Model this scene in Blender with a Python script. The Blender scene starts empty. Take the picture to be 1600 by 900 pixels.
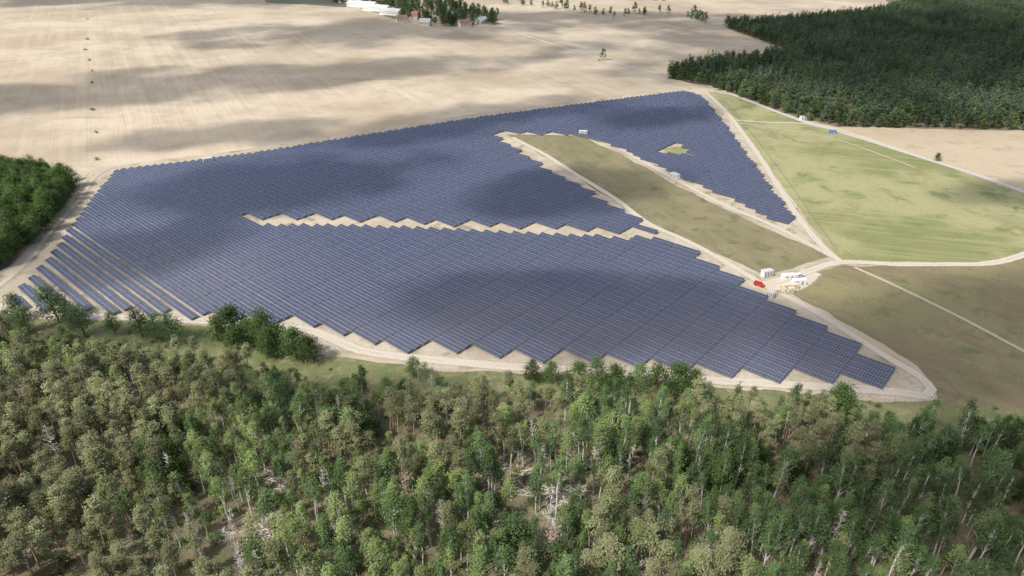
import bpy, math, random
import numpy as np
from mathutils import Vector, Matrix, noise as mn, geometry as mg
random.seed(7)
scene=bpy.context.scene; col=scene.collection

# ---------------------------------------------------------------- helpers
class G:
    def __init__(s,name):
        s.m=bpy.data.materials.new(name); s.m.use_nodes=True; s.t=s.m.node_tree; s.t.nodes.clear()
        s.out=s.t.nodes.new('ShaderNodeOutputMaterial')
    def n(s,ty,ins=None,**pr):
        nd=s.t.nodes.new(ty)
        for k,v in pr.items(): setattr(nd,k,v)
        for k,v in (ins or {}).items(): s.set(nd.inputs[k],v)
        return nd
    def set(s,sock,v):
        if isinstance(v,bpy.types.NodeSocket): s.t.links.new(v,sock)
        else:
            if isinstance(v,tuple) and len(v)==3 and sock.type=='RGBA': v=(*v,1)
            sock.default_value=v
    def co(s,k='Object'): return s.n('ShaderNodeTexCoord').outputs[k]
    def map(s,v,rot=0,sc=(1,1,1)): return s.n('ShaderNodeMapping',{0:v,2:(0,0,rot),3:sc}).outputs[0]
    def noise(s,v,scale,det=4,rough=.55,dist=0):
        return s.n('ShaderNodeTexNoise',{'Vector':v,'Scale':scale,'Detail':det,'Roughness':rough,'Distortion':dist}).outputs['Fac']
    def step(s,f,a,b): return s.n('ShaderNodeMapRange',{0:f,1:a,2:b,3:0.,4:1.},interpolation_type='SMOOTHSTEP').outputs[0]
    def rng(s,f,a,b,c,d): return s.n('ShaderNodeMapRange',{0:f,1:a,2:b,3:c,4:d}).outputs[0]
    def mix(s,f,a,b,bt='MIX'):
        nd=s.n('ShaderNodeMix',data_type='RGBA',blend_type=bt)
        s.set(nd.inputs[0],f); s.set(nd.inputs[6],a); s.set(nd.inputs[7],b); return nd.outputs[2]
    def ma(s,op,a,b=0.,c=0.):
        return s.n('ShaderNodeMath',{0:a,1:b,2:c},operation=op).outputs[0]
    def sep(s,v): return s.n('ShaderNodeSeparateXYZ',{0:v}).outputs
    def bsdf(s,color,rough=.9,normal=None,**k):
        d={'Base Color':color,'Roughness':rough}
        if normal is not None: d['Normal']=normal
        d.update(k); nd=s.n('ShaderNodeBsdfPrincipled',d)
        return nd.outputs[0]
    def bump(s,h,dist=.1,st=1.): return s.n('ShaderNodeBump',{'Height':h,'Distance':dist,'Strength':st}).outputs[0]
    def fin(s,sh): s.t.links.new(sh,s.out.inputs[0]); return s.m

def simple(name,c,rough=.8,metal=0.,var=.25,sc=1.5):
    g=G(name); v=g.co(); f=g.noise(v,sc,4)
    cc=g.mix(f,tuple(x*(1-var) for x in c),tuple(min(1,x*(1+var)) for x in c))
    return g.fin(g.bsdf(cc,rough,Metallic=metal))

def mesh(name,verts,faces,mats,mi=None,uv=None,attr=None,smooth=False):
    me=bpy.data.meshes.new(name); me.from_pydata([tuple(map(float,v)) for v in verts],[],faces)
    for m in mats: me.materials.append(m)
    if mi is not None: me.polygons.foreach_set('material_index',np.array(mi,dtype=np.int32))
    if uv is not None:
        l=me.uv_layers.new(name='UVMap'); l.data.foreach_set('uv',np.array(uv,dtype=np.float32).ravel())
    if attr is not None:
        a=me.attributes.new('tint','FLOAT','FACE'); a.data.foreach_set('value',np.array(attr,dtype=np.float32))
    if smooth: me.polygons.foreach_set('use_smooth',np.ones(len(me.polygons),dtype=bool))
    me.update(); return me
def obj(name,me,parent=None,loc=(0,0,0),rot=0,sc=(1,1,1)):
    o=bpy.data.objects.new(name,me); col.objects.link(o); o.location=loc; o.rotation_euler=(0,0,rot); o.scale=sc
    if parent: o.parent=parent
    return o
def inside(p,poly):
    x,y=p; r=False; n=len(poly); j=n-1
    for i in range(n):
        xi,yi=poly[i]; xj,yj=poly[j]
        if (yi>y)!=(yj>y) and x<(xj-xi)*(y-yi)/(yj-yi)+xi: r=not r
        j=i
    return r
def pts(s): return [tuple(float(a) for a in q.split(',')) for q in s.split()]
def catmull(P,stepm=4.,closed=False):
    out=[]; n=len(P)
    for i in range(n if closed else n-1):
        p0,p1,p2,p3=[Vector((*P[k%n if closed else max(0,min(n-1,k))],0)) for k in (i-1,i,i+1,i+2)]
        m=max(1,int((p2-p1).length/stepm))
        for k in range(m):
            t=k/m
            out.append(.5*((2*p1)+(p2-p0)*t+(2*p0-5*p1+4*p2-p3)*t*t+(3*p1-p0-3*p2+p3)*t**3))
    if not closed: out.append(Vector((*P[-1],0)))
    return out
def sheet(name,P,z,mat,jit=1.2,stepm=4.):
    if sum(P[i-1][0]*P[i][1]-P[i][0]*P[i-1][1] for i in range(len(P)))<0: P=P[::-1]
    V=[];n=len(P)
    for i in range(n):
        a=Vector((*P[i],0)); b=Vector((*P[(i+1)%n],0)); L=(b-a).length; m=max(1,int(L/stepm))
        for k in range(m):
            q=a.lerp(b,k/m)
            w=mn.noise_vector(Vector((q.x*.06,q.y*.06,3.1)))*jit*1.6+mn.noise_vector(Vector((q.x*.3,q.y*.3,7.7)))*jit*.7
            V.append(Vector((q.x+w.x,q.y+w.y)))
    r=mg.delaunay_2d_cdt(V,[],[list(range(len(V)))],1,1e-4)
    vv=[(v.x,v.y,z) for v in r[0]]; ff=[]
    for f in r[2]:
        f=list(f); a,b,c=[r[0][k] for k in f[:3]]
        if (b-a).cross(c-a)<0: f=f[::-1]
        ff.append(f)
    me=mesh(name,vv,ff,[mat]); return obj(name,me)
def road(name,P,w,z,mat):
    C=catmull(P,3.); V=[];F=[];U=[];L=0
    for i,c in enumerate(C):
        a=C[max(0,i-1)]; b=C[min(len(C)-1,i+1)]; d=(b-a).normalized(); nrm=Vector((-d.y,d.x,0))
        if i: L+=(c-C[i-1]).length
        ww=w*(1+.12*mn.noise(Vector((c.x*.05,c.y*.05,1))))
        for k in (-1,1):
            q=c+nrm*k*ww/2; V.append((q.x,q.y,z))
        U.append(L)
    uv=[]
    for i in range(len(C)-1):
        F.append((2*i,2*i+2,2*i+3,2*i+1)); uv+=[(-1,U[i]),(-1,U[i+1]),(1,U[i+1]),(1,U[i])]
    return obj(name,mesh(name,V,F,[mat],uv=uv))
def addbox(V,F,c,s,R=None,mi=None,m=0):
    b=len(V); hx,hy,hz=s[0]/2,s[1]/2,s[2]/2
    for x,y,z in ((-1,-1,-1),(1,-1,-1),(1,1,-1),(-1,1,-1),(-1,-1,1),(1,-1,1),(1,1,1),(-1,1,1)):
        q=Vector((x*hx,y*hy,z*hz))
        if R is not None: q=R@q
        V.append((q.x+c[0],q.y+c[1],q.z+c[2]))
    for f in ((0,3,2,1),(4,5,6,7),(0,1,5,4),(1,2,6,5),(2,3,7,6),(3,0,4,7)):
        F.append(tuple(b+i for i in f)); 
        if mi is not None: mi.append(m)

# ---------------------------------------------------------------- site survey, metres
PANELS=pts('-260,428 -180,465 -116,505 -21,562 163,652 174,630 168,521 155,343 147,339 136,365 106,416 78,477 51,507 -17,519 0,477 21,435 42,402 59,365 74,341 72,324 91,307 109,268 130,233 142,202 139,197 101,202 74,205 49,210 21,214 -6,216 -49,222 -79,237 -125,243 -165,248 -219,251 -222,268 -228,303 -240,347')
GAP=pts('-148,350 -132,352 -35,342 73,330 71,323 17,327 -34,334 -96,339 -137,339')
HOLE=pts('108,477 124,483 123,461 108,462')
SAND=pts('-276,435 -184,477 -22,578 168,674 182,635 160,300 152,295 116,279 115,268 152,207 149,189 102,195 65,200 5,207 -39,211 -83,224 -123,237 -162,246 -230,243 -254,277 -248,326 -262,391')
MEADA=pts('-5,512 51,509 76,465 103,400 133,344 158,302 119,283 102,305 71,351 41,419 14,480')
MEADB=pts('184,655 206,635 233,548 257,521 281,461 309,388 356,280 440,170 760,170 760,370 430,354 314,341 258,307 231,296 194,297 162,299 160,314 168,400 176,480')
MEADC=pts('121,273 160,293 192,294 227,293 258,304 314,338 430,350 760,366 760,60 139,160 150,189 153,209 136,248')
FIELDR=pts('255,533 395,519 577,504 1400,480 1400,100 440,180 357,281 309,391 284,466')
VERGE=pts('-294,243 -160,243 -120,236 -80,220 -38,209 5,205 65,199 102,193 151,187 198,185 171,149 84,160 -22,171 -93,189 -269,205')
FORESTG=pts('-428,224 -205,229 -128,214 -74,194 -37,190 0,189 61,183 107,177 165,168 304,149 760,120 760,-300 -800,-300 -800,250')
OLIVE=pts('-454,1355 -268,1280 -207,1181 -153,1083 -199,1197 -295,1417 -495,1485')
LEFTF=pts('-560,400 -427,391 -329,419 -307,423 -272,402 -259,382 -247,330 -241,290 -249,271 -311,233 -560,233')
FARF=pts('156,711 192,671 236,556 258,533 397,523 712,496 1500,470 2770,1794 846,1794 729,1450 658,1254 536,1152 428,1103 309,1057 324,955 339,845 272,791 193,756')

# ---------------------------------------------------------------- ground materials
def m_field():
    g=G('stubble_field'); v=g.co(); r=g.map(v,rot=math.radians(-28.8)) # x across the tramlines
    X,Y,Z=g.sep(r)
    n1=g.noise(v,.006,6,.65); n2=g.noise(v,.03,5,.65); n3=g.noise(g.map(r,sc=(1,.06,1)),.35,5,.7)
    n4=g.noise(g.map(r,sc=(1,.02,1)),.08,3,.6); big=g.noise(v,.004,3)
    st=g.step(big,.38,.6)
    c=g.mix(g.step(n1,.38,.62),(.375,.305,.215),(.53,.45,.335))
    c=g.mix(g.ma('MULTIPLY',g.step(n2,.48,.66),.45),c,(.345,.28,.195))
    c=g.mix(g.ma('MULTIPLY',g.step(n3,.42,.7),g.rng(st,0.,1.,.15,.45)),c,(.33,.27,.19))
    c=g.mix(g.ma('MULTIPLY',g.step(n4,.45,.65),g.rng(st,0.,1.,.05,.35)),c,(.57,.49,.37))
    fr=g.ma('FRACT',g.ma('DIVIDE',X,24.)); a=g.ma('ABSOLUTE',g.ma('SUBTRACT',g.ma('ABSOLUTE',g.ma('SUBTRACT',fr,.5)),.045))
    tl=g.rng(a,.0,.022,1.,0.)
    c=g.mix(g.ma('MULTIPLY',tl,g.rng(st,0.,1.,.12,.45)),c,(.26,.22,.15))
    gn=g.noise(g.map(v,rot=.5,sc=(1,3,1)),.011,5,.7); c=g.mix(g.ma('MULTIPLY',g.step(gn,.58,.70),.55),c,(.25,.23,.14))
    h=g.noise(v,.8,6,.75)
    return g.fin(g.bsdf(c,.95,g.bump(h,.4,.7)))
def m_patch(name,c1,c2,c3,s1=.02,s2=.12,streak=None,bump=.4,thr=(.4,.62),c4=None):
    g=G(name); v=g.co()
    n1=g.noise(v,s1,6,.62); n2=g.noise(v,s2,5,.65,.4); n3=g.noise(v,1.1,4,.7)
    c=g.mix(g.step(n1,thr[0],thr[1]),c1,c2); c=g.mix(g.step(n2,.5,.68),c,c3)
    if c4:
        n5=g.noise(v,s1*1.7,6,.7,.8); c=g.mix(g.ma('MULTIPLY',g.step(n5,.52,.66),.8),c,c4)
    if streak is not None:
        n4=g.noise(g.map(g.map(v,rot=streak),sc=(1,.07,1)),.22,4,.65)
        c=g.mix(g.ma('MULTIPLY',g.step(n4,.48,.62),.5),c,c2)
    c=g.mix(g.rng(n3,.3,.7,0.,.6),c,tuple(x*.55 for x in c1))
    return g.fin(g.bsdf(c,.95,g.bump(n3,bump,.8)))
M_FIELD=m_field()
M_SAND=m_patch('sandy_soil',(.44,.375,.28),(.56,.49,.385),(.25,.235,.14),.05,.09)
M_MEADA=m_patch('dry_grass',(.20,.18,.09),(.28,.245,.14),(.13,.14,.055),.03,.10,math.radians(-22),c4=(.26,.20,.13))
M_MEADB=m_patch('meadow_grass',(.23,.245,.095),(.39,.37,.19),(.165,.20,.07),.012,.05,math.radians(-75),thr=(.42,.56),c4=(.25,.205,.11))
M_MEADC=m_patch('heath_grass',(.21,.165,.095),(.27,.25,.12),(.15,.16,.065),.018,.11,math.radians(-55),c4=(.22,.15,.10))
M_FIELDR=m_patch('ripe_field',(.46,.37,.255),(.54,.45,.32),(.40,.33,.22),.01,.07,math.radians(-60))
M_VERGE=m_patch('verge_grass',(.14,.17,.06),(.24,.23,.11),(.32,.27,.17),.05,.16)
M_FORESTG=m_patch('forest_floor',(.14,.12,.07),(.28,.23,.155),(.11,.15,.05),.06,.2)
M_OLIVE=m_patch('green_field',(.14,.16,.09),(.18,.19,.11),(.22,.21,.14),.02,.1)
def m_road(name,c1,c2,track=.35,edge=.35,grass=(.22,.22,.11)):
    g=G(name); v=g.co(); u=g.sep(g.co('UV'))[0]; au=g.ma('ABSOLUTE',u)
    n1=g.noise(v,.12,5,.6); n2=g.noise(v,.9,5,.7)
    c=g.mix(n1,c1,c2); c=g.mix(g.rng(n2,.3,.7,0.,.35),c,tuple(x*.6 for x in c1))
    cen=g.ma('MULTIPLY',g.rng(au,.05,.22,1.,0.),g.step(n1,.4,.6)); c=g.mix(g.ma('MULTIPLY',cen,track),c,grass)
    alpha=g.step(g.ma('ADD',g.ma('SUBTRACT',1.,au),g.ma('MULTIPLY',g.ma('SUBTRACT',n2,.5),.9)),edge*.3,edge)
    sh=g.bsdf(c,.95,g.bump(n2,.15,.6)); tr=g.n('ShaderNodeBsdfTransparent').outputs[0]
    mx=g.n('ShaderNodeMixShader',{0:alpha,1:tr,2:sh}).outputs[0]
    return g.fin(mx)
M_ROAD=m_road('gravel_road',(.48,.42,.34),(.60,.54,.45))
M_TRACK=m_road('sandy_track',(.42,.36,.27),(.55,.48,.38),.7,.6)
M_ASPH=m_road('pale_asphalt',(.46,.44,.41),(.54,.52,.48),0.,.15)

obj('ground',mesh('ground',[(-9000,-3000,0),(9000,-3000,0),(9000,13000,0),(-9000,13000,0)],[(0,1,2,3)],[M_FIELD]))
sheet('harvested_field',FIELDR,.03,M_FIELDR,.8)
sheet('sandy_ground',SAND,.04,M_SAND,1.5)
sheet('meadow',MEADC,.06,M_MEADC,1.5)
sheet('meadow',MEADA,.07,M_MEADA,1.3)
sheet('meadow',MEADB,.09,M_MEADB,.9)
sheet('grass_verge',VERGE,.11,M_VERGE,1.8)
sheet('forest_floor',FORESTG,.14,M_FORESTG,2.5)
sheet('forest_floor',LEFTF,.14,M_FORESTG,2)
sheet('forest_floor',FARF,.14,M_FORESTG,3,10)
sheet('green_field',OLIVE,.05,M_OLIVE,3,10)
sheet('grass_patch',HOLE,.08,M_MEADB,.8)

road('road',pts('-400,1900 -200,1500 -117,1346 -19,1070 42,930 115,791 164,717 192,674 234,552 252,521 281,461 301,419 311,391 337,328 359,282 440,175 600,20'),5,.20,M_ASPH)
road('service_road',pts('-241,259 -190,247 -148,244 -106,239 -83,235 -68,226 -55,219 -24,213 5,209 38,206 65,202 104,198 132,195 146,192'),6.5,.19,M_ROAD)
road('service_road',pts('146,192 150,196 149,205 143,217 133,241 122,262 115,273 103,298 91,320 74,344 61,380 41,423 22,465 0,504'),4.6,.21,M_ROAD)
road('farm_track',pts('-244,215 -237,250 -237,290 -248,334 -257,375 -270,419 -268,438'),13,.17,M_TRACK)
road('service_road',pts('-10,514 24,512 51,510 71,493 88,451 105,410 123,370 140,343 152,317 160,297'),4.2,.22,M_ROAD)
road('gravel_path',pts('116,274 136,284 159,296 186,294 210,294 231,295 257,306 314,340 430,353 600,360'),5.8,.23,M_ROAD)
road('gravel_path',pts('160,297 158,311 159,347 165,402 173,473 181,568 182,635'),5,.24,M_ROAD)
road('grass_track',pts('164,291 175,272 186,250 195,229 207,197 215,160'),3.2,.18,M_TRACK)
road('grass_track',pts('182,552 206,546 233,542 254,524'),3.6,.18,M_ROAD)
road('grass_track',pts('180,544 218,521 245,493 268,435'),2.6,.19,M_TRACK)
road('farm_track',pts('-268,435 -237,443 -175,477 -100,524 -11,578 94,635 162,679 191,668'),6,.16,M_TRACK)
road('gravel_yard',pts('117,269 126,272 134,278 142,287'),13,.15,M_ROAD)

# ---------------------------------------------------------------- solar rows
E=Vector((.754,-.657)); E.normalize()
Sv=Vector((E.y,-E.x))       # towards the low (sunny) side
def m_panel():
    g=G('solar_module'); u,v,_=g.sep(g.co('UV'))
    def line(t,w):
        f=g.ma('FRACT',t); d=g.ma('MINIMUM',f,g.ma('SUBTRACT',1.,f)); return g.ma('LESS_THAN',d,w)
    l=g.ma('MAXIMUM',line(g.ma('DIVIDE',u,1.03),.028),line(g.ma('MULTIPLY',v,2.),.03))
    nr=g.n('ShaderNodeTexWhiteNoise',{'Vector':g.n('ShaderNodeCombineXYZ',{0:g.ma('FLOOR',g.ma('DIVIDE',u,1.03)),1:g.ma('FLOOR',g.ma('MULTIPLY',v,2.))}).outputs[0]},noise_dimensions='2D').outputs[0]
    c=g.mix(nr,(.032,.039,.073),(.043,.051,.090))  # base colour raised to stand in for sky reflection and haze
    c=g.mix(l,c,(.31,.33,.39))
    return g.fin(g.bsdf(c,g.ma('ADD',.18,g.ma('MULTIPLY',l,.3)),None,**{'IOR':1.52,'Specular IOR Level':.85}))
M_PANEL=m_panel(); M_STEEL=simple('galvanised_steel',(.35,.36,.37),.5,.6)
M_BACK=simple('module_back',(.3,.3,.31),.6)
pv=[];pf=[];pu=[];sv=[];sf=[]
def crossings(poly,s0):
    out=[]; n=len(poly)
    for i in range(n):
        a=Vector(poly[i]); b=Vector(poly[(i+1)%n]); sa=a.dot(Sv)-s0; sb=b.dot(Sv)-s0
        if (sa>0)!=(sb>0):
            q=a+(b-a)*(sa/(sa-sb)); out.append(q.dot(E))
    return sorted(out)
s0=-52.5; DEP=3.25; Z0=.8; TL=math.tan(math.radians(15))
while s0>-625:
    iv=crossings(PANELS,s0); iv=[(iv[i],iv[i+1]) for i in range(0,len(iv)-1,2)]
    for H in (GAP,HOLE):
        c=crossings(H,s0)
        for i in range(0,len(c)-1,2):
            n=[]
            for a,b in iv:
                if c[i]>=b or c[i+1]<=a: n.append((a,b))
                else:
                    if c[i]-a>3: n.append((a,c[i]))
                    if b-c[i+1]>3: n.append((c[i+1],b))
            iv=n
    for a,b in iv:
        qb=E*b+Sv*s0; qa=E*a+Sv*s0
        ub=4.12 if (qb.x>150 and qb.y>300) or s0>-76 else 14.42
        ua=8.24 if (qa.x>45 and qa.y<520) else 2.06
        b=math.floor(b/ub+.35)*ub; a=math.ceil(a/ua-.3)*ua
        if b-a<6: continue
        t=b
        while t>a+1:
            t0=max(a,t-14.42+.2); t1=t; t-=14.42
            if t1-t0<2: continue
            base=len(pv); jz=random.gauss(0,.03); jt=random.gauss(0,.006)
            for dz in (0,.07):
                for tt,ss,zz in ((t0,DEP/2,Z0),(t1,DEP/2,Z0),(t1,-DEP/2,Z0+DEP*(TL+jt)),(t0,-DEP/2,Z0+DEP*(TL+jt))):
                    q=E*tt+Sv*(s0+ss); pv.append((q.x,q.y,zz-dz+jz))
            pf.append((base,base+1,base+2,base+3)); L=t1-t0; pu+=[(0,0),(L,0),(L,1),(0,1)]
            for f in ((7,6,5,4),(0,4,5,1),(1,5,6,2),(2,6,7,3),(3,7,4,0)):
                pf.append(tuple(base+i for i in f)); pu+=[(.5,.25)]*4
            m=max(2,int(L/4.5)+1)
            R=Matrix.Rotation(math.atan2(E.y,E.x),3,'Z')
            for i in range(m):
                tt=t0+.8+(L-1.6)*i/(m-1)
                for ss in (1.0,-1.0):
                    zt=Z0+(DEP/2-ss)*TL-.09; q=E*tt+Sv*(s0+ss)
                    addbox(sv,sf,(q.x,q.y,zt/2),(.1,.1,zt),R)
    s0-= 5.9 if s0>-76 else (5.0 if s0>-100 else 4.2)
mi=[0 if i%6==0 else 1 for i in range(len(pf))]
sp=bpy.data.objects.new('solar_panel_array',None); col.objects.link(sp)
obj('modules',mesh('modules',pv,pf,[M_PANEL,M_BACK],mi,pu),sp)
obj('mounting_posts',mesh('mounting_posts',sv,sf,[M_STEEL]),sp)

# ---------------------------------------------------------------- trees
def m_leaf(name,c1,c2,c3,trans=.25):
    g=G(name); oi=g.n('ShaderNodeObjectInfo').outputs['Random']; at=g.n('ShaderNodeAttribute',attribute_name='tint').outputs['Fac']
    c=g.mix(at,c1,c2); c=g.mix(g.rng(oi,0.,1.,0.,.75),c,c3)
    br=g.rng(g.ma('FRACT',g.ma('MULTIPLY',oi,7.31)),0.,1.,.6,1.35)
    c=g.n('ShaderNodeVectorMath',{0:c,'Scale':br},operation='SCALE').outputs[0]
    d=g.n('ShaderNodeBsdfDiffuse',{0:c}).outputs[0]; t=g.n('ShaderNodeBsdfTranslucent',{0:c}).outputs[0]
    return g.fin(g.n('ShaderNodeMixShader',{0:trans,1:d,2:t}).outputs[0])
L_BIRCH=m_leaf('birch_leaves',(.175,.26,.08),(.33,.42,.17),(.28,.31,.14),.4)
L_ASPEN=m_leaf('aspen_leaves',(.095,.165,.055),(.20,.29,.115),(.14,.21,.095),.4)
L_PINE=m_leaf('pine_needles',(.18,.205,.095),(.36,.37,.20),(.24,.26,.14),.3)
L_OAK=m_leaf('oak_leaves',(.06,.105,.03),(.12,.18,.055),(.08,.125,.042),.3)
L_FAR=m_leaf('hazed_oak_leaves',(.085,.13,.055),(.15,.21,.09),(.11,.155,.075),.3)  # lighter copy of the oak leaves, distance haze painted into the colour
L_DARK=m_leaf('hazed_conifer_needles',(.060,.10,.066),(.11,.155,.098),(.09,.13,.085),.15)  # needles lightened and blued, distant haze put into their colour
L_DEAD=m_leaf('withered_needles',(.28,.20,.14),(.40,.31,.24),(.33,.28,.22),.1)
B_WHITE=simple('pale_bark',(.60,.57,.52),.9,0,.3,3); B_RED=simple('pine_bark',(.36,.24,.17),.9,0,.4,3); B_BROWN=simple('brown_bark',(.15,.12,.09),.9,0,.4,3); B_GREY=simple('dead_wood',(.55,.52,.47),.9,0,.3,3)
class T:
    def __init__(s): s.V=[];s.F=[];s.m=[];s.t=[]
    def tube(s,P,R,m=0,n=5):
        b=len(s.V)
        for i,p in enumerate(P):
            d=(P[min(i+1,len(P)-1)]-P[max(0,i-1)]).normalized(); a=d.orthogonal().normalized(); c=d.cross(a)
            for k in range(n):
                an=2*math.pi*k/n; q=p+(a*math.cos(an)+c*math.sin(an))*R[i]; s.V.append(tuple(q))
        for i in range(len(P)-1):
            for k in range(n):
                s.F.append((b+i*n+k,b+i*n+(k+1)%n,b+(i+1)*n+(k+1)%n,b+(i+1)*n+k)); s.m.append(m); s.t.append(.5)
    def leaves(s,c,rad,n,size,axis,flat=1.,m=1):
        tb=random.random()
        for _ in range(n):
            d=Vector((random.gauss(0,1),random.gauss(0,1),random.gauss(0,1)*flat))*.5
            p=c+d*rad
            nrm=(Vector((p.x-axis.x,p.y-axis.y,(p.z-axis.z)*1.2))*.35+Vector((random.gauss(0,1),random.gauss(0,1),random.gauss(0,1)+.7))).normalized()
            a=nrm.orthogonal().normalized(); a.rotate(Matrix.Rotation(random.uniform(0,6.28),3,nrm)); b=nrm.cross(a)
            z=size*random.uniform(.6,1.3); w=z*random.uniform(.5,.9); k=len(s.V)
            s.V+= [tuple(p-a*z*.5),tuple(p+b*w*.5),tuple(p+a*z*.5),tuple(p-b*w*.5)]
            s.F.append((k,k+1,k+2,k+3)); s.m.append(m); s.t.append(max(0,min(1,tb*.65+random.random()*.4-.05)))
    def mesh(s,name,mats): return mesh(name,s.V,s.F,mats,s.m,None,s.t)
def trunkpath(h,bend,n=6):
    a=random.uniform(0,6.28); P=[]
    for i in range(n+1):
        t=i/n; P.append(Vector((math.cos(a)*bend*t*t+random.gauss(0,.08)*(i>0),math.sin(a)*bend*t*t+random.gauss(0,.08)*(i>0),h*t)))
    return P
def at(P,t):
    f=t*(len(P)-1); i=min(int(f),len(P)-2); return P[i].lerp(P[i+1],f-i)
def broad(name,h,r,cb,nc,nl,size,leaf,bark,tr,power=.8,skew=.55):
    t=T(); P=trunkpath(h*.95,.9); t.tube(P,[tr*(1-.75*i/6) for i in range(7)]); ax=at(P,(cb+1)/2)
    for i in range(nc):
        f=cb+(1-cb)*random.random()**.85; u=(f-cb)/(1-cb); prof=(math.sin(math.pi*min(1,.12+u*.88)**skew))**power
        base=at(P,max(cb*.7,f-.14)); a=random.uniform(0,6.28); rr=r*prof*math.sqrt(random.uniform(.15,1))*random.uniform(.75,1.12)
        e=Vector((at(P,f).x+math.cos(a)*rr,at(P,f).y+math.sin(a)*rr,h*f+random.gauss(0,.3)))
        if i%2==0: t.tube([base,base.lerp(e,.5)+Vector((0,0,.2)),e],[tr*.32,tr*.2,.02],n=3)
        t.leaves(e,random.uniform(.75,1.3)*r*.38,nl,size,ax,.8)
    return t.mesh(name,[bark,leaf])
def pine(name,h,r,cb,nc,nl,size,leaf,bark,tr=.17):
    t=T(); P=trunkpath(h*.97,.8); t.tube(P,[tr*(1-.8*i/6) for i in range(7)]); ax=at(P,cb)
    for i in range(nc):
        u=random.random(); f=cb+(1-cb)*u; prof=(1-u*.78)*(.45+.55*min(1,u*3.5))
        a=random.uniform(0,6.28); rr=r*prof*random.uniform(.35,1.15); b=at(P,f)
        e=b+Vector((math.cos(a)*rr,math.sin(a)*rr,rr*.22+random.gauss(0,.15)))
        t.tube([b,e],[tr*.28,.025],n=3)
        t.leaves(e,.95,nl,size,ax,.5); 
        if rr>1.2: t.leaves(b.lerp(e,.6),.8,nl//2,size,ax,.5)
    return t.mesh(name,[bark,leaf])
def dead(name,h,r,bark,leaf=None):
    t=T(); P=trunkpath(h,.6); t.tube(P,[.2*(1-.75*i/6) for i in range(7)])
    for i in range(26):
        f=random.uniform(.35,.98); b=at(P,f); a=random.uniform(0,6.28); rr=r*(1.15-f)*random.uniform(.6,1.4)
        e=b+Vector((math.cos(a)*rr,math.sin(a)*rr,rr*.5)); t.tube([b,b.lerp(e,.5)+Vector((0,0,-.1)),e],[.09,.065,.04],n=3)
        for j in range(3):
            q=b.lerp(e,random.uniform(.4,.9)); t.tube([q,q+Vector((random.gauss(0,.5),random.gauss(0,.5),random.uniform(.1,.7)))],[.045,.025],n=3)
        if leaf and i%2: t.leaves(e,.6,8,.32,P[-1],.6)
    return t.mesh(name,[bark,leaf or bark])
def bush(name,h,r,leaf,nc=14,nl=20,size=.4):
    t=T(); ax=Vector((0,0,h*.3))
    for i in range(nc):
        a=random.uniform(0,6.28); rr=r*math.sqrt(random.random())*.8; e=Vector((math.cos(a)*rr,math.sin(a)*rr,h*random.uniform(.25,.85)*(1-.4*(rr/r)**2)))
        t.tube([Vector((0,0,0)),e],[.05,.02],n=3); t.leaves(e,r*.38,nl,size,ax,.8)
    return t.mesh(name,[B_BROWN,leaf])
def fallen(name):
    t=T()
    for i in range(7):
        a=random.uniform(0,3.14); c=Vector((random.gauss(0,1.5),random.gauss(0,1.5),.3)); d=Vector((math.cos(a),math.sin(a),random.uniform(0,.12)))*random.uniform(2,5)
        t.tube([c-d,c,c+d],[.16,.13,.05],n=4)
        for k in range(5):
            q=c+d*random.uniform(-.5,.9); t.tube([q,q+Vector((random.gauss(0,.9),random.gauss(0,.9),random.uniform(0,.8)))],[.05,.02],n=3)
    return t.mesh(name,[B_GREY])
BIRCH=[broad('birch_tree',random.uniform(14,20),random.uniform(1.8,2.8),random.uniform(.42,.56),40,24,.42,L_BIRCH,B_WHITE,.24) for _ in range(6)]
ASPEN=[broad('aspen_tree',random.uniform(13,19),random.uniform(1.9,3.0),random.uniform(.42,.56),42,24,.42,L_ASPEN,B_WHITE,.24) for _ in range(6)]
PINE=[pine('pine_tree',random.uniform(14,19),random.uniform(2.5,3.6),random.uniform(.52,.68),48,20,.40,L_PINE,B_RED,.24) for _ in range(5)]
OAK=[broad('oak_tree',random.uniform(11,14),random.uniform(4.2,5.4),.18,95,28,.52,L_OAK,B_BROWN,.32,.55,.7) for _ in range(4)]
OAKG=[broad('oak_tree',random.uniform(10,13),random.uniform(3.6,4.6),.2,85,28,.5,L_ASPEN,B_BROWN,.28,.55,.7) for _ in range(3)]
DEAD=[dead('dead_tree',random.uniform(11,15),2.3,B_GREY,L_DEAD if i==0 else None) for i in range(3)]
BROWNP=[pine('withered_pine',14,2.5,.5,32,13,.38,L_DEAD,B_RED)]
BUSH=[bush('bush',random.uniform(1.8,3.2),random.uniform(1.4,2.2),l) for l in (L_BIRCH,L_ASPEN,L_BIRCH,L_ASPEN)]
FALLEN=[fallen('fallen_trunks') for _ in range(3)]

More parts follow.
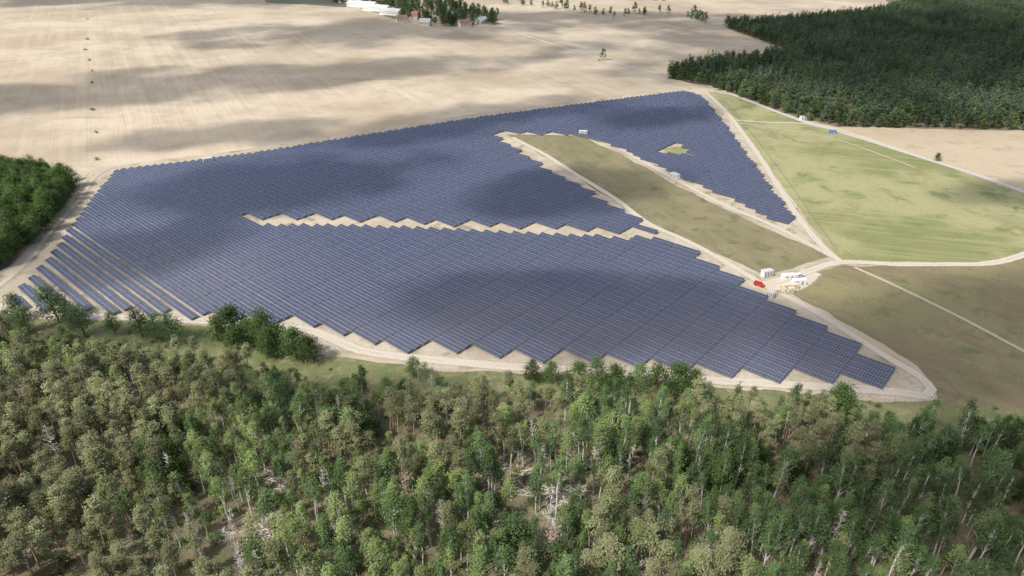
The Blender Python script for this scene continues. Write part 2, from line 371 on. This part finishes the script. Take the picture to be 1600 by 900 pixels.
forest=bpy.data.objects.new('mixed_forest',None); col.objects.link(forest)
def put(lst,x,y,par,s=1.,name=None):
    me=random.choice(lst); o=bpy.data.objects.new(name or me.name.split('.')[0],me); col.objects.link(o)
    o.location=(x,y,0); sc=s*random.uniform(.82,1.15); o.scale=(sc*random.uniform(.9,1.12),sc*random.uniform(.9,1.12),sc)
    o.rotation_euler=(random.gauss(0,.035),random.gauss(0,.035),random.uniform(0,6.28))
    if par: o.parent=par
    return o
cell=3.75
y=88.
while y<240:
    hw=.78*math.hypot(y,150)+60; x=-hw
    while x<hw:
        px=x+random.uniform(-.5,.5)*cell*1.1; py=y+random.uniform(-.5,.5)*cell*1.1; x+=cell
        if not inside((px,py),FORESTG): continue
        n1=mn.noise(Vector((px*.022,py*.022,1.7))); n2=mn.noise(Vector((px*.07,py*.07,9.3)));n3=mn.noise(Vector((px*.03,py*.03,21)))
        edge=not inside((px,py+9),FORESTG)
        clear=math.exp(-((px+82)**2/600+(py-126)**2/300))*.8+math.exp(-((px-6)**2/200+(py-147)**2/90))*.8+math.exp(-((px+20)**2/150+(py-176)**2/50))*.6
        if random.random()<clear:
            r=random.random()
            if r<.25: put(BUSH,px,py,forest)
            elif r<.4: put(FALLEN,px,py,forest)
            elif r<.5: put(DEAD,px,py,forest)
            continue
        if n2<-.2 and random.random()<.55: 
            if random.random()<.6: put(BUSH,px,py,forest)
            continue
        r=random.random()
        pinep=.36-px*.003+n1*1.4-(.35 if py>185 else 0)
        if r<.03: L=DEAD
        elif r<.042: L=BROWNP
        elif random.random()<pinep: L=PINE
        elif edge and random.random()<.35: L=OAKG
        elif n3>.2 and random.random()<.4: L=OAK if random.random()<.6 else OAKG
        elif random.random()<.48-px*.003: L=BIRCH
        else: L=ASPEN
        if L in (OAK,OAKG) and random.random()<.35: continue
        s=1. if not edge else random.uniform(.5,.95)
        put(L,px,py,forest,s*random.choice((1.14,1,.88,.68)))
        if random.random()<.35: put(BUSH,px+2,py+1.5,forest,random.uniform(.5,1.1))
    y+=cell
for q,L,s in [((-117,228),OAK,1.1),((-110,228),OAK,1.2),((-103,225),OAK,1.15),((-96,222),OAK,1.2),((-89,219),OAK,1.15),((-82,215),OAK,1.1),((-75,212),OAK,1.),((-106,220),OAK,1.05),((-93,215),OAK,1.),((-206,243),OAKG,1.),((-188,241),OAKG,1.25),((-180,238),OAKG,1.1),((-172,231),OAKG,1.),((-196,234),OAKG,1.),((-160,232),OAKG,.9),((-148,230),OAKG,1.2),((-140,227),OAKG,1.15),((-133,225),OAKG,1.1),((-216,236),OAKG,1.),((-226,240),OAKG,1.1),((-240,243),OAKG,1.),
    ((-36,203),OAKG,.7),((-34,200),ASPEN,.65),((-27,201),BUSH,1.5),((7,200),OAK,.85),((14,199),OAK,.85),((24,197),OAK,1.05),((30,196),OAKG,1.1),((37,195),OAK,1.1),((44,194),OAKG,1.05),((51,193),OAK,1.05),((58,192),OAK,1.1),((63,191),OAK,.9),((110,183),OAK,.95),((108,177),OAK,1.1)]:
    put(L,q[0],q[1],None,s)
for _ in range(160):   # scrub on the verge
    x=random.uniform(-260,170); y=random.uniform(165,245)
    if inside((x,y),VERGE) and not inside((x,y),FORESTG) and not inside((x,y),SAND): put(BUSH,x,y,forest,random.uniform(.4,.9))
lw=bpy.data.objects.new('woodland_edge',None); col.objects.link(lw)
y=235.
while y<425:
    x=-520.
    while x<-235:
        px=x+random.uniform(-2.6,2.6); py=y+random.uniform(-2.6,2.6); x+=6.3
        if inside((px,py),LEFTF): put(OAK if random.random()<.75 else OAKG,px,py,lw,1.1)
    y+=6.3
def farpatch(i,size=40,n=44):
    t=T()
    for _ in range(n):
        cx=random.uniform(-size/2,size/2); cy=random.uniform(-size/2,size/2); h=random.uniform(12,21); r=random.uniform(2.,3.6)
        t.tube([Vector((cx,cy,0)),Vector((cx,cy,h*.9))],[.2,.06],n=3)
        con=random.random()<.7
        for k in range(9):
            u=(k+.5)/9; rr=r*((1-u*.85) if con else math.sin(math.pi*(.15+u*.8)))
            a=random.uniform(0,6.28)
            t.leaves(Vector((cx+math.cos(a)*rr*.4,cy+math.sin(a)*rr*.4,h*(.4+.6*u))),rr*1.15,11,1.35,Vector((cx,cy,h*.5)),.6,1 if con else 2)
    return t.mesh('far_trees',[B_BROWN,L_DARK,L_FAR])
FP=[farpatch(i) for i in range(6)]
ff=bpy.data.objects.new('conifer_forest',None); col.objects.link(ff)
def patchfill(poly,par,x0,x1,y0,y1,st=38):
    y=y0
    while y<y1:
        x=x0
        while x<x1:
            ok=abs(x)<.8*math.hypot(y,150)+160
            if ok and sum(inside((x+a,y+b),poly) for a in (-16,16) for b in (-16,16))==4:
                obj('trees',random.choice(FP),par,(x,y,0),random.randint(0,3)*math.pi/2+random.uniform(-.2,.2))
            x+=st
        y+=st
patchfill(FARF,ff,150,1700,480,1790)
FARTREE=[pine('conifer_tree',random.uniform(14,18),2.6,.25,34,12,.9,L_DARK,B_BROWN) for _ in range(2)]+[broad('oak_tree_far',random.uniform(12,16),3.8,.15,38,14,1.1,L_FAR,B_BROWN,.25,.55,.7) for _ in range(3)]
n=len(FARF)
for i in range(n):
    a=Vector(FARF[i]); b=Vector(FARF[(i+1)%n])
    if a.x>1000 or b.x>1000 or a.y>1400: 
        if i!=5 : continue
        b=a.lerp(b,.4)
    d=(b-a); L=d.length; d.normalize(); nr=Vector((-d.y,d.x))
    if not inside(a.lerp(b,.5)+nr*3,FARF): nr=-nr
    for k in range(int(L/4)):
        for dd in (random.uniform(0,6),random.uniform(8,18),random.uniform(18,30)):
            q=a+d*(k*4+random.uniform(-2,2))+nr*dd
            put(FARTREE,q.x,q.y,ff,random.uniform(.7,1.05))
tl=bpy.data.objects.new('distant_tree_row',None); col.objects.link(tl)
for q in ['-11,1317 78,1280 108,1229 166,1181 205,1197 241,1197 278,1152 291,1083','-60,1420 60,1440 160,1420 300,1380']:
    P=catmull(pts(q),9.)
    for p in P:
        if random.random()<.78: put(FARTREE[2:],p.x+random.gauss(0,5),p.y+random.gauss(0,9),tl,random.uniform(.6,1.2))
for q in pts('-663,1137 -559,945 -479,802 -415,688 -358,584 -319,516 -284,451 -520,868 -445,745'):
    put(BUSH,q[0],q[1],None,random.uniform(.8,1.1),'field_bush')
put(FARTREE[2:],103,805,None,.8,'lone_oak_tree'); put(BUSH,99,803,None,1.3,'field_bush'); put([OAK[0]],290,449,None,.5,'lone_oak_tree')
vg=bpy.data.objects.new('village_trees',None); col.objects.link(vg)
VIL=pts('-204,1235 -175,1137 -150,1085 -103,1055 -28,1064 -20,1137 -60,1200 -117,1346 -201,1350')
HOUSES=[(-168,1108,.3),(-128,1072,-.2),(-70,1062,.5),(-45,1090,.9),(-150,1150,.1),(-95,1150,.2)]
for _ in range(560):
    x=random.uniform(-210,-20); y=random.uniform(1050,1350)
    if any(abs(x-h[0])<11 and -32<y-h[1]<8 for h in HOUSES): continue
    if inside((x,y),VIL) and random.random()<(.95 if y<1110 else .6): put(FARTREE[2:] if random.random()<.8 else FARTREE,x,y,vg,random.uniform(.7,1.45))
for _ in range(60):
    x=random.uniform(-330,-200); y=1290-(x+262)*.5+random.uniform(20,60); put(FARTREE[2:],x,y,vg,random.uniform(.7,1.2))

# ---------------------------------------------------------------- built things
M_WHITE=simple('white_paint',(.72,.72,.70),.5,0,.06); M_GREYR=simple('grey_roof',(.5,.5,.5),.6,0,.1); M_REDR=simple('tile_roof',(.28,.15,.11),.8,0,.2)
M_WALL=simple('plaster',(.6,.56,.5),.8,0,.1); M_GLASS=simple('window_glass',(.03,.035,.04),.15); M_DOOR=simple('grey_door',(.25,.27,.28),.5); M_BLACK=simple('rubber',(.02,.02,.02),.8); M_RED=simple('red_paint',(.5,.03,.03),.3,0,.05); M_BLUE=simple('blue_tarp',(.06,.20,.42),.6,0,.15); M_WOOD=simple('pallet_wood',(.5,.40,.24),.8,0,.2); M_CARD=simple('pale_carton',(.62,.55,.40),.8,0,.12); M_GREY=simple('concrete',(.4,.39,.37),.9)
def gable(name,loc,rot,L,W,H,RH,wall,roof,wins=6):
    par=bpy.data.objects.new(name,None); col.objects.link(par); par.location=loc; par.rotation_euler=(0,0,rot)
    x,y=L/2,W/2
    V=[(-x,-y,0),(x,-y,0),(x,y,0),(-x,y,0),(-x,-y,H),(x,-y,H),(x,y,H),(-x,y,H),(-x,0,H+RH),(x,0,H+RH)]
    F=[(0,1,5,4),(2,3,7,6),(1,2,6,9,5),(3,0,4,8,7)]
    obj('walls',mesh('walls',V,F,[wall]),par)
    o=.5; s=RH/y
    V=[(-x-o,-y-o,H-o*s+.05),(x+o,-y-o,H-o*s+.05),(x+o,0,H+RH+.05),(-x-o,0,H+RH+.05),(-x-o,y+o,H-o*s+.05),(x+o,y+o,H-o*s+.05)]
    V+=[(a,b,c+.18) for a,b,c in V]
    F=[(6,7,8,9),(9,8,11,10),(1,0,3,2),(2,3,4,5),(0,1,7,6),(5,4,10,11),(1,2,8,7),(2,5,11,8),(3,0,6,9),(4,3,9,10)]
    obj('roof',mesh('roof',V,F,[roof]),par)
    V=[];F=[]
    for i in range(wins):
        cx=-x+L*(i+.5)/wins
        for sgn in (-1,1): addbox(V,F,(cx,sgn*(y+.01),H*.55),(min(1.6,L/wins*.5),.06,1.1))
    obj('windows',mesh('windows',V,F,[M_GLASS]),par)
    V=[];F=[]; addbox(V,F,(x+.02,0,min(H,3.)/2),(.08,min(W*.3,3),min(H-.2,2.9))); obj('door',mesh('door',V,F,[M_DOOR]),par)
    return par
for i,(x,y,L,r) in enumerate([(-262,1290,60,-.5),(-228,1240,50,-.5),(-196,1190,38,-.5),(-290,1345,60,-.5)]): gable('white_barn',(x,y,0),r,L,16,6,4,M_WHITE,M_GREYR,12)
for i,(x,y,r) in enumerate(HOUSES): gable('village_house',(x,y,0),r,16,10,5.5,4.5,M_WALL,M_GREYR if i%2 else M_REDR,4)

def station(loc,rot,L=5.5,W=2.6,H=2.7,name='transformer_station'):
    par=bpy.data.objects.new(name,None); col.objects.link(par); par.location=loc; par.rotation_euler=(0,0,rot)
    V=[];F=[]; addbox(V,F,(0,0,.2),(L+.3,W+.3,.4)); obj('plinth',mesh('plinth',V,F,[M_GREY]),par)
    V=[];F=[]; addbox(V,F,(0,0,.4+H/2),(L,W,H)); obj('body',mesh('body',V,F,[M_WHITE]),par)
    V=[];F=[]; addbox(V,F,(0,0,.4+H+.09),(L+.35,W+.35,.18)); obj('roof_slab',mesh('roof_slab',V,F,[M_GREYR]),par)
    V=[];F=[]
    for cx in (-L*.3,0,L*.3): addbox(V,F,(cx,-W/2-.02,1.5),(L*.2,.05,2.1)); addbox(V,F,(cx,W/2+.02,2.2),(L*.18,.05,.7))
    obj('doors_and_louvres',mesh('doors',V,F,[M_DOOR]),par)
ang=math.atan2(E.y,E.x)
station((54,511,0),0.,6,3); station((104,415,0),-1.1,6,3); station((-206,446,0),.5,6,2.6); station((119,282,0),.3,5,2.6); station((114,262,0),ang,3,2.4,2.4); station((238,553,0),.1,7,3)
def container(loc,rot,mat,L=6.06,W=2.44,H=2.6,name='site_container'):
    V=[];F=[];mi=[]
    addbox(V,F,(0,0,.2+H/2),(L-.1,W-.1,H-.06),None,mi,0)
    for sx in (-1,1):
        for sy in (-1,1): addbox(V,F,(sx*(L/2-.06),sy*(W/2-.06),.2+H/2),(.16,.16,H+.02),None,mi,0)
    for i in range(18):
        for sy in (-1,1): addbox(V,F,(-L/2+.3+i*(L-.6)/17,sy*(W/2-.02),.2+H/2),(.12,.07,H-.3),None,mi,0)
    addbox(V,F,(L*.2,-W/2-.03,1.2),(.9,.06,2.),None,mi,1); addbox(V,F,(-L*.2,-W/2-.03,1.7),(1.1,.06,.9),None,mi,1)
    addbox(V,F,(L/2-.01,0,.2+H/2),(.08,.06,H-.2),None,mi,1)
    obj(name,mesh(name,V,F,[mat,M_DOOR],mi),None,loc,rot)
container((128,279,0),.1,M_WHITE); container((131,274,0),.1,M_WHITE); container((246,516,0),-.2,M_BLUE,5,2.2,2.2,name='blue_container')
def pallets(loc,rot,nx,ny,nz):
    V=[];F=[];mi=[]
    for i in range(nx):
        for j in range(ny):
            for k in range(nz if random.random()>.2 else nz-1):
                cx=(i-nx/2+.5)*1.35;cy=(j-ny/2+.5)*2.1;z=k*1.25
                for a in (-.5,0,.5): addbox(V,F,(cx+a*1.0,cy,z+.06),(.1,1.9,.1),None,mi,0)
                addbox(V,F,(cx,cy,z+.13),(1.15,1.9,.03),None,mi,0)
                addbox(V,F,(cx,cy,z+.68),(1.08,1.8,1.05),None,mi,1)
                for a in (-.55,.55): addbox(V,F,(cx,cy+a,z+.68),(1.11,.05,1.08),None,mi,0)
    obj('pallet_stack',mesh('pallet_stack',V,F,[M_WOOD,M_CARD],mi),None,loc,rot)
pallets((121.5,266.,.15),.15,7,1,2); pallets((125.5,269.5,.15),.15,6,1,2)
def van(name,loc,rot,paint):
    prof=[(-2.3,.35),(2.3,.35),(2.4,.75),(2.25,1.0),(1.35,1.15),(.75,1.75),(.5,1.85),(-2.1,1.9),(-2.35,1.7),(-2.4,.6)]
    V=[];F=[];mi=[];n=len(prof)
    for sy in (-1,1):
        for x,z in prof: V.append((x,sy*(.92 if z<1.1 else .8),z))
    for i in range(n): F.append((i,(i+1)%n,n+(i+1)%n,n+i)); mi.append(0)
    F.append(tuple(range(n))[::-1]); F.append(tuple(range(n,2*n))); mi+=[0,0]
    F=[f[::-1] for f in F]
    for sy in (-1,1):
        addbox(V,F,(-.2,sy*.865,1.42),(1.3,.1,.5),None,mi,1); addbox(V,F,(-1.5,sy*.865,1.42),(.9,.1,.5),None,mi,1)
    R=Matrix.Rotation(math.radians(45),3,'Y'); addbox(V,F,(1.07,0,1.47),(.72,1.4,.06),R,mi,1)
    addbox(V,F,(-2.37,0,1.4),(.06,1.3,.45),None,mi,1)
    for sx in (-1.45,1.5):
        for sy in (-.88,.88):
            b=len(V)
            for k in range(14):
                a=2*math.pi*k/14
                for dy in (-.11,.11): V.append((sx+.34*math.cos(a),sy+dy,.34+.34*math.sin(a)))
            for k in range(14):
                q=(k+1)%14; F.append((b+2*k,b+2*k+1,b+2*q+1,b+2*q)); mi.append(2)
            F.append(tuple(b+2*k for k in range(14))); F.append(tuple(b+2*k+1 for k in range(14))); mi+=[2,2]
    obj(name,mesh(name,V,F,[paint,M_GLASS,M_BLACK],mi),None,loc,rot)
van('red_van',(112.5,272.5,.2),-.75,M_RED); van('white_van',(134,281,.2),.5,M_WHITE)

def m_wire():
    g=G('chain_link'); d=g.n('ShaderNodeBsdfDiffuse',{0:(.3,.31,.3,1)}).outputs[0]; t=g.n('ShaderNodeBsdfTransparent').outputs[0]
    u,v,_=g.sep(g.co('UV'))
    def ln(x): f=g.ma('FRACT',x); return g.ma('LESS_THAN',f,.06)
    k=g.ma('MAXIMUM',ln(g.ma('DIVIDE',u,.1)),ln(g.ma('DIVIDE',v,.1)))
    return g.fin(g.n('ShaderNodeMixShader',{0:k,1:t,2:d}).outputs[0])
M_WIRE=m_wire()
def fence(P):
    C=catmull(P,3.); V=[];F=[];mi=[];uv=[];L=0
    for i,c in enumerate(C):
        addbox(V,F,(c.x,c.y,1.05),(.08,.08,2.1),None,mi,0); uv+=[(0,0)]*24
        if i:
            p=C[i-1]; b=len(V); l=(c-p).length
            V+=[(p.x,p.y,.05),(c.x,c.y,.05),(c.x,c.y,2.),(p.x,p.y,2.)]; F.append((b,b+1,b+2,b+3)); mi.append(1); uv+=[(L,0),(L+l,0),(L+l,2),(L,2)]; L+=l
    obj('wire_fence',mesh('wire_fence',V,F,[M_STEEL,M_WIRE],mi,uv))
fence(pts('191,655 187,568 178,458 171,386 163,312')); fence(pts('5,517 47,428 76,359 101,317 117,284')); fence(pts('121,269 137,245 151,219 157,206 152,188 102,191 65,197 5,203 -38,207')); fence(pts('-5,509 20,508 48,506 66,489 83,449 100,408'))

# ---------------------------------------------------------------- sky, sun, clouds
SUN_EL=math.radians(50); dx,dy=-.72,-.62; l=math.hypot(dx,dy); dx/=l; dy/=l
Ls=Vector((dx*math.cos(SUN_EL),dy*math.cos(SUN_EL),math.sin(SUN_EL)))
w=bpy.data.worlds.new('World'); scene.world=w; w.use_nodes=True; nt=w.node_tree
sk=nt.nodes.new('ShaderNodeTexSky'); sk.sky_type='NISHITA'; sk.sun_disc=False; sk.sun_elevation=SUN_EL; sk.sun_rotation=math.atan2(dx,dy); sk.dust_density=3.
bg=nt.nodes['Background']; nt.links.new(sk.outputs[0],bg.inputs[0]); bg.inputs[1].default_value=.15
sl=bpy.data.lights.new('sun','SUN'); sl.energy=4.6; sl.angle=math.radians(.5); sl.color=(1,.95,.87)
so=bpy.data.objects.new('sun',sl); col.objects.link(so); so.rotation_euler=Ls.to_track_quat('Z','Y').to_euler()
def m_cloud():
    g=G('cloud_vapour'); v=g.co()
    gen=g.n('ShaderNodeVectorMath',{0:v},operation='LENGTH').outputs['Value']
    geo=g.n('ShaderNodeNewGeometry').outputs['Position']
    nz=g.noise(geo,.011,5,.55)
    f=g.ma('ADD',g.ma('SUBTRACT',1.,gen),g.ma('MULTIPLY',g.ma('SUBTRACT',nz,.5),2.))
    a=g.ma('MULTIPLY',g.step(f,.0,.6),.82)
    edge=g.step(g.ma('SUBTRACT',1.,gen),0.,.2); a=g.ma('MULTIPLY',a,edge)
    d=g.n('ShaderNodeBsdfDiffuse',{0:(.9,.9,.9,1)}).outputs[0]; tl=g.n('ShaderNodeBsdfTranslucent',{0:(.9,.9,.9,1)}).outputs[0]
    s=g.n('ShaderNodeMixShader',{0:.6,1:d,2:tl}).outputs[0]; t=g.n('ShaderNodeBsdfTransparent').outputs[0]
    return g.fin(g.n('ShaderNodeMixShader',{0:a,1:t,2:s}).outputs[0])
M_CLOUD=m_cloud()
def cloudmesh():
    V=[(0,0,.06)];F=[];nr,na=10,40
    for i in range(1,nr+1):
        for k in range(na):
            r=i/nr;a=2*math.pi*k/na; V.append((r*math.cos(a),r*math.sin(a),.06*(1-r*r)))
    for k in range(na): F.append((0,1+k,1+(k+1)%na))
    for i in range(nr-1):
        for k in range(na):
            a=1+i*na;b=a+na; F.append((a+k,b+k,b+(k+1)%na,a+(k+1)%na))
    return mesh('cloud',V,F,[M_CLOUD],smooth=True)
CM=cloudmesh(); CH=700.
for x,y,rx,ry,r in [(450,880,420,330,0),(-300,690,330,90,.3),(-210,1010,280,130,.2),(-650,1400,520,130,0),(-500,610,130,70,.2),(60,1180,240,80,0),(-150,400,110,55,.4),(30,240,100,38,-.1),(-210,300,70,40,.5),(50,400,80,40,.4),(185,235,90,50,.2),(120,150,80,32,.1),(-30,560,150,50,.45),(-240,500,110,40,.4),(300,380,60,30,0),(100,540,70,40,.3),(-60,185,50,14,0),(-160,235,50,12,0)]:
    off=Ls*(CH/Ls.z); obj('cloud',CM,None,(x+off.x,y+off.y,CH+random.uniform(-20,20)),r,(rx*1.25,ry*1.25,rx))

# ---------------------------------------------------------------- camera
cd=bpy.data.cameras.new('camera'); cam=bpy.data.objects.new('camera',cd); col.objects.link(cam); scene.camera=cam
cam.location=(0,0,150); cam.rotation_euler=(math.radians(61),0,0); cd.sensor_width=36; cd.lens=24; cd.clip_start=1; cd.clip_end=30000
scene.view_settings.view_transform='Standard'; scene.view_settings.look='None'; scene.view_settings.exposure=0
